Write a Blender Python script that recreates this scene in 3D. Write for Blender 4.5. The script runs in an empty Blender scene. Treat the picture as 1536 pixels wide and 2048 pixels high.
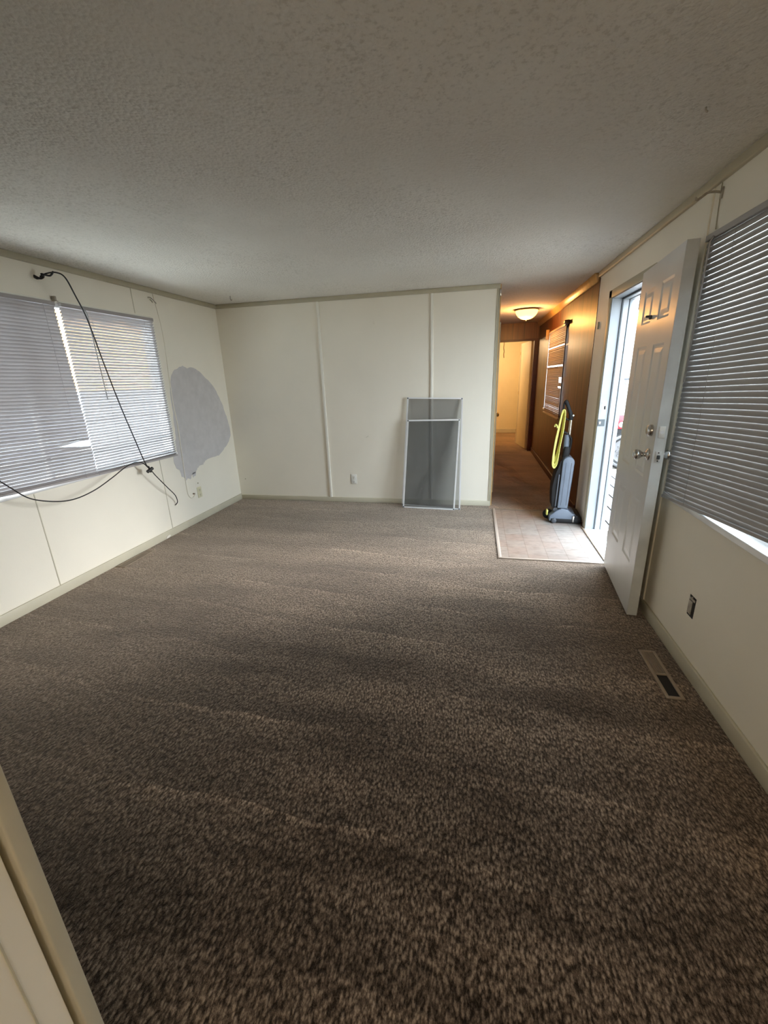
import bpy, bmesh, math, random
from mathutils import Vector, Matrix
random.seed(7)
sc = bpy.context.scene
PI = math.pi

# ------------------------------------------------------------------ camera
cam_d = bpy.data.cameras.new('camera')
cam = bpy.data.objects.new('camera', cam_d)
sc.collection.objects.link(cam)
R_ = Vector((0.97841, 0.20419, -0.03193)); U_ = Vector((-0.03251, 0.30461, 0.95192)); F_ = Vector((-0.20409, 0.93033, -0.30468))
M3 = Matrix((R_, U_, -F_)).transposed()
cam.matrix_world = Matrix.Translation((0, 0, 1.4271)) @ M3.to_4x4()
cam_d.sensor_fit = 'HORIZONTAL'; cam_d.sensor_width = 36
cam_d.lens = 845.13 / 1536 * 36
cam_d.clip_start = 0.02
sc.camera = cam

# ------------------------------------------------------------------ light and exposure
SKY = 4.9
EXPOSURE = 1.72
world = bpy.data.worlds.new('World'); sc.world = world; world.use_nodes = True
wn = world.node_tree.nodes; wl = world.node_tree.links
wn['Background'].inputs[1].default_value = SKY
_tc = wn.new('ShaderNodeTexCoord'); _sx = wn.new('ShaderNodeSeparateXYZ'); _cr = wn.new('ShaderNodeValToRGB')
wl.new(_tc.outputs['Generated'], _sx.inputs[0]); wl.new(_sx.outputs['Z'], _cr.inputs[0])
_cr.color_ramp.elements[0].color = (0.80, 0.91, 1.0, 1); _cr.color_ramp.elements[1].color = (0.72, 0.86, 1.0, 1)
wl.new(_cr.outputs[0], wn['Background'].inputs[0])
try:
    world.cycles.sampling_method = 'AUTOMATIC'
except Exception:
    pass

def portal(name, loc, rot, sx, sy):
    l = bpy.data.lights.new(name, 'AREA'); l.shape = 'RECTANGLE'; l.size = sx; l.size_y = sy
    l.cycles.is_portal = True
    o = bpy.data.objects.new(name, l); sc.collection.objects.link(o)
    o.location = loc; o.rotation_euler = rot
portal('door_portal', (1.22, 3.65, 1.0), (0, PI / 2, 0), 2.0, 0.8)
portal('window_portal', (1.17, 1.7, 1.37), (0, PI / 2, 0), 1.26, 1.6)
portal('window_portal', (-3.01, 2.75, 1.37), (0, -PI / 2, 0), 1.26, 1.84)
portal('window_portal', (1.17, 6.5, 1.4), (0, PI / 2, 0), 1.12, 1.3)

# hazy low sun beyond the front door
sl = bpy.data.lights.new('sun', 'SUN'); sl.energy = 2.2; sl.angle = math.radians(34); sl.color = (1.0, 0.97, 0.93)
so_ = bpy.data.objects.new('sun', sl); sc.collection.objects.link(so_)
so_.rotation_euler = Vector((-1.0, -0.36, -0.33)).to_track_quat('-Z', 'Y').to_euler(); so_.location = (8, 6, 5)

sc.view_settings.view_transform = 'Standard'; sc.view_settings.look = 'None'
sc.view_settings.gamma = 1; sc.view_settings.use_curve_mapping = False
sc.view_settings.exposure = EXPOSURE
sc.cycles.max_bounces = 12; sc.cycles.diffuse_bounces = 8; sc.cycles.glossy_bounces = 4
sc.cycles.transmission_bounces = 8; sc.cycles.transparent_max_bounces = 16
sc.cycles.sample_clamp_indirect = 6
sc.cycles.use_denoising = True
sc.cycles.caustics_reflective = False; sc.cycles.caustics_refractive = False

# ------------------------------------------------------------------ materials
def new_mat(name):
    m = bpy.data.materials.new(name); m.use_nodes = True
    nt = m.node_tree
    return m, nt, nt.nodes, nt.links, nt.nodes['Principled BSDF']

def obj_coord(N, L, scale=(1, 1, 1), rot=(0, 0, 0)):
    g = N.new('ShaderNodeNewGeometry'); mp = N.new('ShaderNodeMapping')
    mp.inputs['Scale'].default_value = scale; mp.inputs['Rotation'].default_value = rot
    L.new(g.outputs['Position'], mp.inputs['Vector'])
    return mp.outputs[0]

def ramp(N, L, fac, stops):
    r = N.new('ShaderNodeValToRGB'); e = r.color_ramp.elements
    while len(e) < len(stops): e.new(0.5)
    for i, (p, c) in enumerate(stops):
        e[i].position = p; e[i].color = (*c, 1) if len(c) == 3 else c
    L.new(fac, r.inputs[0]); return r.outputs[0]

def noise(N, L, vec, scale, detail=3, rough=0.5):
    n = N.new('ShaderNodeTexNoise'); n.inputs['Scale'].default_value = scale
    n.inputs['Detail'].default_value = detail; n.inputs['Roughness'].default_value = rough
    L.new(vec, n.inputs['Vector']); return n.outputs[0]

def mixc(N, L, fac, a, b, mode='MIX'):
    m = N.new('ShaderNodeMix'); m.data_type = 'RGBA'; m.blend_type = mode
    for s, i in ((fac, 0), (a, 6), (b, 7)):
        if isinstance(s, (int, float)): m.inputs[i].default_value = s
        elif isinstance(s, tuple): m.inputs[i].default_value = (*s, 1)
        else: L.new(s, m.inputs[i])
    return m.outputs[2]

def bump(N, L, h, strength, dist, P):
    b = N.new('ShaderNodeBump'); b.inputs['Strength'].default_value = strength; b.inputs['Distance'].default_value = dist
    L.new(h, b.inputs['Height']); L.new(b.outputs[0], P.inputs['Normal'])

def plain(name, col, rough=0.5, metal=0.0, var=0.06, nscale=6, bmp=0.0, bscale=60, spec=0.5):
    m, nt, N, L, P = new_mat(name)
    v = obj_coord(N, L)
    n = noise(N, L, v, nscale, 4)
    lo = tuple(c * (1 - var) for c in col); hi = tuple(min(1, c * (1 + var)) for c in col)
    L.new(ramp(N, L, n, [(0.3, lo), (0.7, hi)]), P.inputs['Base Color'])
    P.inputs['Roughness'].default_value = rough; P.inputs['Metallic'].default_value = metal
    P.inputs['Specular IOR Level'].default_value = spec
    if bmp: bump(N, L, noise(N, L, v, bscale, 3), bmp, 0.002, P)
    return m

M = {}
M['wall'] = plain('wall_paint', (0.87, 0.825, 0.715), 0.55, var=0.02, nscale=2.5, bmp=0.12, bscale=90, spec=0.35)
M['far_wall'] = plain('far_wall_paint', (0.74, 0.66, 0.46), 0.6, var=0.03)
M['trim'] = plain('trim_beige', (0.46, 0.42, 0.31), 0.5, var=0.05)
M['baseboard'] = plain('baseboard_beige', (0.58, 0.54, 0.42), 0.45, var=0.05)
M['batten'] = plain('batten_cream', (0.87, 0.85, 0.77), 0.4, var=0.02)
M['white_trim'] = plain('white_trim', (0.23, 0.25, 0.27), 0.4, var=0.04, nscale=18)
M['door_white'] = plain('door_white', (0.70, 0.70, 0.68), 0.3, var=0.03, nscale=5)
M['dirty_edge'] = plain('door_edge', (0.66, 0.68, 0.67), 0.4, var=0.08, nscale=9)
M['patch'] = plain('bare_patch', (0.60, 0.58, 0.575), 0.85, var=0.05, nscale=14, bmp=0.3, bscale=50, spec=0.1)
M['black'] = plain('black_plastic', (0.012, 0.012, 0.013), 0.55, var=0.2, spec=0.25)
M['weather'] = plain('weatherstrip', (0.06, 0.07, 0.075), 0.6, var=0.2)
M['cable'] = plain('black_cable', (0.012, 0.011, 0.010), 0.45, var=0.2)
M['grey_plastic'] = plain('grey_plastic', (0.125, 0.15, 0.19), 0.5, var=0.05, nscale=12)
M['grey_dark'] = plain('grey_dark_plastic', (0.05, 0.055, 0.065), 0.45, var=0.08)
M['chrome'] = plain('chrome', (0.75, 0.74, 0.72), 0.16, 1.0, var=0.03)
M['nickel'] = plain('nickel', (0.55, 0.53, 0.50), 0.2, 1.0, var=0.05)
M['alum'] = plain('aluminium', (0.86, 0.87, 0.88), 0.35, 0.2, var=0.05)
M['brass'] = plain('brass', (0.75, 0.50, 0.16), 0.22, 1.0, var=0.05)
M['bronze'] = plain('bronze', (0.20, 0.12, 0.06), 0.35, 0.8, var=0.05)
M['yellow'] = plain('yellow_cord', (0.56, 0.53, 0.13), 0.45, var=0.08, nscale=30)
M['ivory'] = plain('ivory_plastic', (0.72, 0.68, 0.48), 0.35, var=0.03)
M['outlet_white'] = plain('outlet_white', (0.80, 0.79, 0.74), 0.35, var=0.03)
M['dark_hole'] = plain('dark_hole', (0.012, 0.010, 0.009), 0.8, var=0.2)
M['box_metal'] = plain('box_metal', (0.40, 0.36, 0.30), 0.5, 0.5, var=0.3, nscale=40)
M['vent'] = plain('vent_brown', (0.34, 0.27, 0.20), 0.45, 0.2, var=0.08, nscale=30)
M['deck'] = plain('deck_boards', (0.085, 0.083, 0.085), 0.8, var=0.25, nscale=14, bmp=0.3)
M['concrete'] = plain('gravel_ground', (0.36, 0.33, 0.29), 0.9, var=0.3, nscale=3, bmp=0.5, bscale=30)
M['tan_siding'] = plain('tan_siding', (0.72, 0.36, 0.12), 0.7, var=0.06)
M['white_siding'] = plain('white_siding', (0.85, 0.84, 0.85), 0.6, var=0.04)
M['skirting'] = plain('grey_skirting', (0.24, 0.24, 0.28), 0.7, var=0.05)
M['brown_fascia'] = plain('brown_fascia', (0.19, 0.08, 0.035), 0.7, var=0.1)
M['red'] = plain('red_lens', (0.26, 0.015, 0.025), 0.25, var=0.05)
M['tire'] = plain('tire', (0.012, 0.012, 0.012), 0.8, var=0.2)
M['hub'] = plain('hub', (0.11, 0.11, 0.115), 0.5, 0.2, var=0.1)
M['car_white'] = plain('car_white', (0.85, 0.85, 0.85), 0.25, var=0.02)
M['string'] = plain('string', (0.32, 0.18, 0.06), 0.8, var=0.1)
M['paper'] = plain('paper', (0.85, 0.80, 0.70), 0.7, var=0.04)
M['cherry'] = plain('cherry_trim', (0.075, 0.018, 0.010), 0.35, var=0.25, nscale=12)
M['oak_trim'] = plain('oak_trim', (0.55, 0.33, 0.12), 0.32, var=0.15, nscale=20)

def popcorn():
    m, nt, N, L, P = new_mat('popcorn_ceiling')
    v = obj_coord(N, L)
    patch = noise(N, L, v, 0.9, 3)
    base = ramp(N, L, patch, [(0.3, (0.75, 0.715, 0.65)), (0.7, (0.82, 0.795, 0.735))])
    speck = ramp(N, L, noise(N, L, v, 62, 3, 0.6), [(0.34, (0.84, 0.83, 0.81)), (0.46, (1, 1, 1)), (0.70, (1.04, 1.04, 1.04))])
    speck_mask = ramp(N, L, noise(N, L, v, 1.2, 2), [(0.42, (0.25,) * 3), (0.60, (1.0,) * 3)])  # random mask; specks darker and lighter than the base
    L.new(mixc(N, L, speck_mask, base, mixc(N, L, 1.0, base, speck, 'MULTIPLY')), P.inputs['Base Color'])
    P.inputs['Roughness'].default_value = 0.9; P.inputs['Specular IOR Level'].default_value = 0.15
    a = noise(N, L, v, 85, 4, 0.65)
    vo = N.new('ShaderNodeTexVoronoi'); vo.inputs['Scale'].default_value = 75; L.new(v, vo.inputs['Vector'])
    inv = N.new('ShaderNodeMath'); inv.operation = 'SUBTRACT'; inv.inputs[0].default_value = 1; L.new(vo.outputs[0], inv.inputs[1])
    am = N.new('ShaderNodeMath'); am.operation = 'MULTIPLY'; L.new(a, am.inputs[0]); L.new(inv.outputs[0], am.inputs[1])
    b = N.new('ShaderNodeBump'); b.inputs['Distance'].default_value = 0.010
    L.new(ramp(N, L, noise(N, L, v, 1.1, 2), [(0.40, (0.45,) * 3), (0.60, (1.0,) * 3)]), b.inputs['Strength'])
    L.new(am.outputs[0], b.inputs['Height']); L.new(b.outputs[0], P.inputs['Normal'])
    return m
M['ceiling'] = popcorn()

def mth(N, L, op, a, b=None):
    m = N.new('ShaderNodeMath'); m.operation = op
    for i, q in enumerate((a, b)):
        if q is None: continue
        if isinstance(q, (int, float)): m.inputs[i].default_value = q
        else: L.new(q, m.inputs[i])
    return m.outputs[0]

def carpet(name, c_dark, c_mid, c_light, rot=0.10, strokes=True):
    m, nt, N, L, P = new_mat(name)
    v = obj_coord(N, L)
    ws = obj_coord(N, L, (1.0, 0.5, 1.0), (0, 0, 0.12))
    t1 = noise(N, L, ws, 130, 4, 0.7)
    vo = N.new('ShaderNodeTexVoronoi'); vo.inputs['Scale'].default_value = 115; L.new(ws, vo.inputs['Vector'])
    h = mth(N, L, 'SUBTRACT', t1, mth(N, L, 'MULTIPLY', vo.outputs[0], 0.35))
    pile = ramp(N, L, h, [(0.18, c_dark), (0.34, c_mid), (0.51, c_light)])  # darkest stop paints the shade between tufts into the colour
    # strokes the vacuum left: light and shade of the leaning pile painted into the colour
    sx = N.new('ShaderNodeSeparateXYZ'); L.new(obj_coord(N, L, (1, 1, 1), (0, 0, rot)), sx.inputs[0])
    wob = mth(N, L, 'MULTIPLY', noise(N, L, v, 0.6, 4, 0.5), 0.42)
    saw = mth(N, L, 'FRACT', mth(N, L, 'DIVIDE', mth(N, L, 'ADD', sx.outputs['Y'], wob), 0.37))
    st = ramp(N, L, saw, [(0.0, (0.70,) * 3), (0.12, (0.76,) * 3), (0.70, (1.05,) * 3), (0.92, (1.12,) * 3), (0.955, (1.65,) * 3), (1.0, (1.5,) * 3)])
    msk = ramp(N, L, noise(N, L, obj_coord(N, L, (0.7, 1.6, 1), (0, 0, rot)), 1.7, 3), [(0.38, (0,) * 3), (0.58, (1,) * 3)])
    bands = noise(N, L, obj_coord(N, L, (0.45, 1.7, 1), (0, 0, rot)), 1.5, 5, 0.62)
    tone = ramp(N, L, bands, [(0.38, (0.46, 0.44, 0.42)), (0.50, (1.0, 1.0, 1.0)), (0.64, (1.45, 1.44, 1.42))])
    c = mixc(N, L, 1.0, pile, tone, 'MULTIPLY')
    if strokes:
        c = mixc(N, L, 1.0, c, mixc(N, L, msk, (1.0, 1.0, 1.0), st), 'MULTIPLY')
    L.new(c, P.inputs['Base Color'])
    P.inputs['Roughness'].default_value = 0.95; P.inputs['Specular IOR Level'].default_value = 0.1
    P.inputs['Sheen Weight'].default_value = 1.0; P.inputs['Sheen Roughness'].default_value = 0.35; P.inputs['Sheen Tint'].default_value = (1.0, 0.84, 0.70, 1)
    bump(N, L, h, 0.8, 0.008, P)
    return m
M['carpet'] = carpet('carpet_brown', (0.020, 0.013, 0.008), (0.125, 0.090, 0.064), (0.33, 0.255, 0.19))
M['hall_carpet'] = carpet('carpet_hall_lamplit', (0.10, 0.055, 0.028), (0.24, 0.14, 0.08), (0.40, 0.25, 0.15), 1.1, True)  # same carpet, with the hallway lamp's orange mixed into its colours

def vinyl_tile():
    m, nt, N, L, P = new_mat('vinyl_tile')
    v = obj_coord(N, L, (1, 1, 1))
    br = N.new('ShaderNodeTexBrick'); br.offset = 0.0
    br.inputs['Scale'].default_value = 1.0; br.inputs['Brick Width'].default_value = 0.153; br.inputs['Row Height'].default_value = 0.153
    br.inputs['Mortar Size'].default_value = 0.004; br.inputs['Mortar Smooth'].default_value = 0.4; br.inputs['Bias'].default_value = 0
    br.inputs['Color1'].default_value = (0.27, 0.215, 0.185, 1); br.inputs['Color2'].default_value = (0.285, 0.26, 0.235, 1)
    br.inputs['Mortar'].default_value = (0.215, 0.175, 0.15, 1)
    L.new(v, br.inputs['Vector'])
    n = noise(N, L, obj_coord(N, L, (1, 2.2, 1)), 14, 5, 0.6)
    vein = ramp(N, L, n, [(0.35, (0.80, 0.78, 0.76)), (0.5, (1, 1, 1)), (0.68, (1.12, 1.1, 1.08))])
    L.new(mixc(N, L, 1.0, br.outputs[0], vein, 'MULTIPLY'), P.inputs['Base Color'])
    P.inputs['Roughness'].default_value = 0.42
    return m
M['tile'] = vinyl_tile()

def wood_panel(name, dark, light, groove=0.16, rough=0.4, axis='Y'):
    m, nt, N, L, P = new_mat(name)
    sc_ = (14, 14, 0.7)
    v = obj_coord(N, L, sc_)
    g = noise(N, L, v, 1.3, 5, 0.6)
    w = noise(N, L, obj_coord(N, L, (3, 3, 0.35)), 1.2, 3)
    s = N.new('ShaderNodeMath'); s.operation = 'ADD'; L.new(g, s.inputs[0]); L.new(w, s.inputs[1])
    hlf = N.new('ShaderNodeMath'); hlf.operation = 'MULTIPLY'; hlf.inputs[1].default_value = 0.5; L.new(s.outputs[0], hlf.inputs[0])
    c = ramp(N, L, hlf.outputs[0], [(0.36, dark), (0.62, light)])
    if groove:
        geo = N.new('ShaderNodeNewGeometry'); sx = N.new('ShaderNodeSeparateXYZ'); L.new(geo.outputs['Position'], sx.inputs[0])
        f = N.new('ShaderNodeMath'); f.operation = 'PINGPONG'; f.inputs[1].default_value = groove / 2
        L.new(sx.outputs[axis], f.inputs[0])
        lt = N.new('ShaderNodeMath'); lt.operation = 'LESS_THAN'; lt.inputs[1].default_value = 0.004; L.new(f.outputs[0], lt.inputs[0])
        c = mixc(N, L, lt.outputs[0], c, tuple(x * 0.4 for x in dark))
    L.new(c, P.inputs['Base Color'])
    P.inputs['Roughness'].default_value = rough; P.inputs['Specular IOR Level'].default_value = 0.6
    bump(N, L, g, 0.15, 0.002, P)
    return m
M['panel'] = wood_panel('wood_panelling', (0.036, 0.010, 0.003), (0.18, 0.060, 0.015))
M['header_wood'] = wood_panel('wood_header', (0.10, 0.030, 0.007), (0.24, 0.08, 0.018), 0.2, 0.35, 'X')

def slat_mat(name, col, trans=0.3, rough=0.35):
    m, nt, N, L, P = new_mat(name)
    P.inputs['Base Color'].default_value = (*col, 1); P.inputs['Roughness'].default_value = rough
    v = obj_coord(N, L)
    L.new(ramp(N, L, noise(N, L, v, 5, 3), [(0.3, tuple(x * 0.95 for x in col)), (0.7, col)]), P.inputs['Base Color'])
    t = N.new('ShaderNodeBsdfTranslucent'); t.inputs[0].default_value = (*col, 1)
    mx = N.new('ShaderNodeMixShader'); mx.inputs[0].default_value = trans
    L.new(P.outputs[0], mx.inputs[1]); L.new(t.outputs[0], mx.inputs[2])
    L.new(mx.outputs[0], N['Material Output'].inputs[0])
    return m
M['slat_left'] = slat_mat('vinyl_slats_left', (0.385, 0.36, 0.355), 0.006)
M['slat_right'] = slat_mat('vinyl_slats_right', (0.35, 0.335, 0.325), 0.0)
M['slat_hall'] = slat_mat('vinyl_slats_hall', (0.40, 0.29, 0.22), 0.0)  # white slats with the warm lamp tint painted into their colour

M['tile_bar'] = plain('tile_bar', (0.46, 0.40, 0.345), 0.4, var=0.05)

def glass():
    m, nt, N, L, P = new_mat('window_glass')
    N.remove(P)
    t = N.new('ShaderNodeBsdfTransparent'); t.inputs[0].default_value = (0.95, 0.97, 0.97, 1)
    g = N.new('ShaderNodeBsdfGlossy'); g.inputs['Roughness'].default_value = 0.02
    lw = N.new('ShaderNodeLayerWeight'); pw = N.new('ShaderNodeMath'); pw.operation = 'POWER'; pw.inputs[1].default_value = 4
    L.new(lw.outputs['Facing'], pw.inputs[0])
    fr = N.new('ShaderNodeMath'); fr.operation = 'MULTIPLY_ADD'; fr.inputs[1].default_value = 0.6; fr.inputs[2].default_value = 0.04; L.new(pw.outputs[0], fr.inputs[0])
    mx = N.new('ShaderNodeMixShader'); L.new(fr.outputs[0], mx.inputs[0]); L.new(t.outputs[0], mx.inputs[1]); L.new(g.outputs[0], mx.inputs[2])
    L.new(mx.outputs[0], N['Material Output'].inputs[0]); return m
M['glass'] = glass()

def screen_mesh():
    m, nt, N, L, P = new_mat('insect_mesh')
    P.inputs['Base Color'].default_value = (0.10, 0.105, 0.105, 1); P.inputs['Roughness'].default_value = 0.5
    v = obj_coord(N, L)
    L.new(ramp(N, L, noise(N, L, v, 9, 4), [(0.35, (0.085, 0.09, 0.09)), (0.7, (0.14, 0.145, 0.145))]), P.inputs['Base Color'])
    t = N.new('ShaderNodeBsdfTransparent')
    mx = N.new('ShaderNodeMixShader'); mx.inputs[0].default_value = 0.5
    L.new(P.outputs[0], mx.inputs[1]); L.new(t.outputs[0], mx.inputs[2]); L.new(mx.outputs[0], N['Material Output'].inputs[0])
    return m
M['mesh'] = screen_mesh()

def shade_mat():
    m, nt, N, L, P = new_mat('lamp_shade')
    P.inputs['Base Color'].default_value = (0.9, 0.75, 0.45, 1); P.inputs['Roughness'].default_value = 0.3
    P.inputs['Emission Color'].default_value = (1.0, 0.50, 0.13, 1); P.inputs['Emission Strength'].default_value = 2.4
    t = N.new('ShaderNodeBsdfTranslucent'); t.inputs[0].default_value = (1.0, 0.80, 0.45, 1)
    mx = N.new('ShaderNodeMixShader'); mx.inputs[0].default_value = 0.5
    L.new(P.outputs[0], mx.inputs[1]); L.new(t.outputs[0], mx.inputs[2]); L.new(mx.outputs[0], N['Material Output'].inputs[0])
    return m
M['shade'] = shade_mat()

# ------------------------------------------------------------------ mesh helpers
class MB:
    def __init__(self): self.v = []; self.f = []; self.sm = []
    def add(self, vs, fs, smooth=False, T=None):
        n = len(self.v)
        self.v += [tuple(T @ Vector(p)) if T is not None else tuple(p) for p in vs]
        self.f += [tuple(i + n for i in f) for f in fs]; self.sm += [smooth] * len(fs)
        return self
    def box(self, x0, x1, y0, y1, z0, z1, T=None, bevel=0.0, seg=2):
        if bevel <= 0:
            vs = [(x, y, z) for x in (x0, x1) for y in (y0, y1) for z in (z0, z1)]
            fs = [(0, 1, 3, 2), (4, 6, 7, 5), (0, 4, 5, 1), (2, 3, 7, 6), (0, 2, 6, 4), (1, 5, 7, 3)]
            return self.add(vs, fs, False, T)
        bm = bmesh.new(); bmesh.ops.create_cube(bm, size=1)
        for v in bm.verts:
            v.co = Vector(((x0 + x1) / 2 + v.co.x * (x1 - x0), (y0 + y1) / 2 + v.co.y * (y1 - y0), (z0 + z1) / 2 + v.co.z * (z1 - z0)))
        bmesh.ops.bevel(bm, geom=list(bm.edges), offset=bevel, segments=seg, affect='EDGES', profile=0.5)
        bm.verts.index_update()
        self.add([v.co.copy() for v in bm.verts], [tuple(v.index for v in f.verts) for f in bm.faces], seg > 1, T)
        bm.free(); return self
    def prism(self, pts, axis, a0, a1, T=None, bevel=0.0, seg=2, smooth=False):
        """closed outline pts (2-D) extruded along axis 'x' 'y' or 'z'"""
        def p3(p, a): return {'x': (a, p[0], p[1]), 'y': (p[0], a, p[1]), 'z': (p[0], p[1], a)}[axis]
        n = len(pts)
        bm = bmesh.new()
        lo = [bm.verts.new(p3(p, a0)) for p in pts]; hi = [bm.verts.new(p3(p, a1)) for p in pts]
        bm.faces.new(lo); bm.faces.new(list(reversed(hi)))
        for i in range(n): bm.faces.new((lo[i], hi[i], hi[(i + 1) % n], lo[(i + 1) % n]))
        bmesh.ops.recalc_face_normals(bm, faces=bm.faces)
        if bevel > 0: bmesh.ops.bevel(bm, geom=[e for e in bm.edges], offset=bevel, segments=seg, affect='EDGES', profile=0.5, clamp_overlap=True)
        bm.verts.index_update()
        self.add([v.co.copy() for v in bm.verts], [tuple(v.index for v in f.verts) for f in bm.faces], smooth or bevel > 0, T)
        bm.free(); return self
    def cyl(self, p0, p1, r0, r1=None, seg=16, T=None, smooth=True):
        r1 = r0 if r1 is None else r1
        p0 = Vector(p0); p1 = Vector(p1); d = (p1 - p0).normalized()
        a = d.orthogonal().normalized(); b = d.cross(a)
        vs = []
        for p, r in ((p0, r0), (p1, r1)):
            for k in range(seg):
                t = 2 * PI * k / seg; vs.append(p + (a * math.cos(t) + b * math.sin(t)) * r)
        fs = [(k, (k + 1) % seg, seg + (k + 1) % seg, seg + k) for k in range(seg)]
        self.add(vs, fs, smooth, T)
        self.add(vs[:seg], [tuple(reversed(range(seg)))], False, T); self.add(vs[seg:], [tuple(range(seg))], False, T)
        return self
    def lathe(self, prof, origin, axis=(0, 0, 1), seg=28, T=None):
        """prof: (radius, height) along axis"""
        o = Vector(origin); d = Vector(axis).normalized(); a = d.orthogonal().normalized(); b = d.cross(a)
        vs = []
        for r, h in prof:
            for k in range(seg):
                t = 2 * PI * k / seg; vs.append(o + d * h + (a * math.cos(t) + b * math.sin(t)) * max(r, 1e-5))
        fs = [(i * seg + k, i * seg + (k + 1) % seg, (i + 1) * seg + (k + 1) % seg, (i + 1) * seg + k) for i in range(len(prof) - 1) for k in range(seg)]
        return self.add(vs, fs, True, T)
    def tube(self, pts, r, seg=8, sub=6, closed=False, T=None, rr=None):
        P = [Vector(p) for p in pts]; n = len(P); Q = []
        if sub > 1:
            rng = range(n if closed else n - 1)
            for i in rng:
                p0 = P[(i - 1) % n] if closed or i > 0 else P[0]; p1 = P[i]; p2 = P[(i + 1) % n]
                p3 = P[(i + 2) % n] if closed or i + 2 < n else P[-1]
                for k in range(sub):
                    t = k / sub
                    Q.append(0.5 * ((2 * p1) + (-p0 + p2) * t + (2 * p0 - 5 * p1 + 4 * p2 - p3) * t * t + (-p0 + 3 * p1 - 3 * p2 + p3) * t ** 3))
            if not closed: Q.append(P[-1])
        else: Q = P
        m = len(Q); vs = []; up = None
        for i in range(m):
            d = (Q[(i + 1) % m] - Q[i - 1]) if closed else (Q[min(i + 1, m - 1)] - Q[max(i - 1, 0)])
            d.normalize()
            if up is None: up = d.orthogonal().normalized()
            up = (up - d * up.dot(d)).normalized(); b = d.cross(up)
            for k in range(seg):
                t = 2 * PI * k / seg; vs.append(Q[i] + (up * math.cos(t) + b * math.sin(t)) * r)
        fs = []
        for i in range(m if closed else m - 1):
            j = (i + 1) % m
            fs += [(i * seg + k, i * seg + (k + 1) % seg, j * seg + (k + 1) % seg, j * seg + k) for k in range(seg)]
        if not closed: fs += [tuple(reversed(range(seg))), tuple((m - 1) * seg + k for k in range(seg))]
        return self.add(vs, fs, True, T)
    def build(self, name, mat, parent=None, **props):
        off = Vector((0, 0, 0)); q = parent
        while q is not None: off += Vector(q.location); q = q.parent
        me = bpy.data.meshes.new(name)
        me.from_pydata([tuple(Vector(p) - off) for p in self.v], [], self.f)
        me.polygons.foreach_set('use_smooth', self.sm)
        bm = bmesh.new(); bm.from_mesh(me); bmesh.ops.recalc_face_normals(bm, faces=bm.faces); bm.to_mesh(me); bm.free()
        me.materials.append(M[mat] if isinstance(mat, str) else mat); me.update()
        o = bpy.data.objects.new(name, me); sc.collection.objects.link(o)
        if parent is not None: o.parent = parent
        for k, v in props.items(): o[k] = v
        return o

def S(name, mb, mat, parent=None, **kw):
    if parent is None: kw['kind'] = 'structure'
    return mb.build(name, mat, parent, **kw)
def empty(name, loc, label=None, cat=None, group=None, kind=None):
    o = bpy.data.objects.new(name, None); o.empty_display_size = 0.1; o.location = loc; sc.collection.objects.link(o)
    if label: o['label'] = label
    if cat: o['category'] = cat
    if group: o['group'] = group
    if kind: o['kind'] = kind
    return o
def rz(deg, at=(0, 0, 0)):
    return Matrix.Translation(at) @ Matrix.Rotation(math.radians(deg), 4, 'Z')

XL, XR, YB, H = -2.89, 1.05, 4.713, 2.25
WEND = 0.199          # where the back wall stops and the hallway begins
YW = 4.52             # where the right wall turns to wood panelling
YE = 8.40             # end of hallway

# ------------------------------------------------------------------ shell
def wall_x(mb, x0, x1, y0, y1, z0, z1, holes):
    """wall slab in the y-z plane with rectangular holes [(y0,y1,z0,z1)]"""
    ys = y0
    for (a, b, c, d) in sorted(holes):
        if a > ys: mb.box(x0, x1, ys, a, z0, z1)
        if c > z0: mb.box(x0, x1, a, b, z0, c)
        if d < z1: mb.box(x0, x1, a, b, d, z1)
        ys = b
    if ys < y1: mb.box(x0, x1, ys, y1, z0, z1)
    return mb

WL = (1.84, 3.64, 0.78, 1.985)       # left window opening
WR = (0.95, 2.515, 0.77, 1.985)       # right window opening
DR = (3.225, 4.04, 0.0, 1.965)       # entry door opening
WH = (5.90, 7.20, 0.88, 1.96)        # hallway window opening

S('floor', MB().box(XL, XR, -3.0, 3.25, -0.10, 0).box(XL, 0.232, 3.25, 4.60, -0.10, 0).box(XL - .1, WEND - .02, 4.60, YB + .1, -0.10, 0), 'carpet')
S('floor', MB().box(0.245, XR, 3.272, 4.60, -0.10, -0.002), 'tile', label='cream vinyl tile floor at the entry')
S('floor', MB().box(WEND - .02, XR, 4.60, YE, -0.10, 0.0).box(-1.5, XR + 0.6, YE, 11.2, -0.10, 0.0), 'hall_carpet')
S('ceiling', MB().box(XL - .1, XR + .1, -3.1, 11.3, H, H + 0.1), 'ceiling')
wl_ = S('wall_left', wall_x(MB(), XL - 0.10, XL, -3.0, YB + .1, -0.1, H, [WL]), 'wall')
wr_ = S('wall_right', wall_x(MB(), XR, XR + 0.10, -3.0, YW, -0.1, H, [WR, (DR[0] - 0.015, DR[1] + 0.015, -0.1, DR[3] + 0.015)]), 'wall')
wb_ = S('wall_back', MB().box(XL, WEND - 0.012, YB, YB + 0.10, -0.1, H), 'wall')
S('wall_hall_right', wall_x(MB(), XR, XR + 0.10, YW, YE + .1, -0.1, H, [WH]), 'panel')
S('wall_hall_left', MB().box(WEND - 0.10, WEND, YB + 0.10, YE, -0.1, H), 'panel')
JR = 0.978                            # doorway at the end of the hallway
S('wall_hall_end', MB().box(WEND, XR, YE, YE + 0.1, 1.967, H), 'header_wood')
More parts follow.
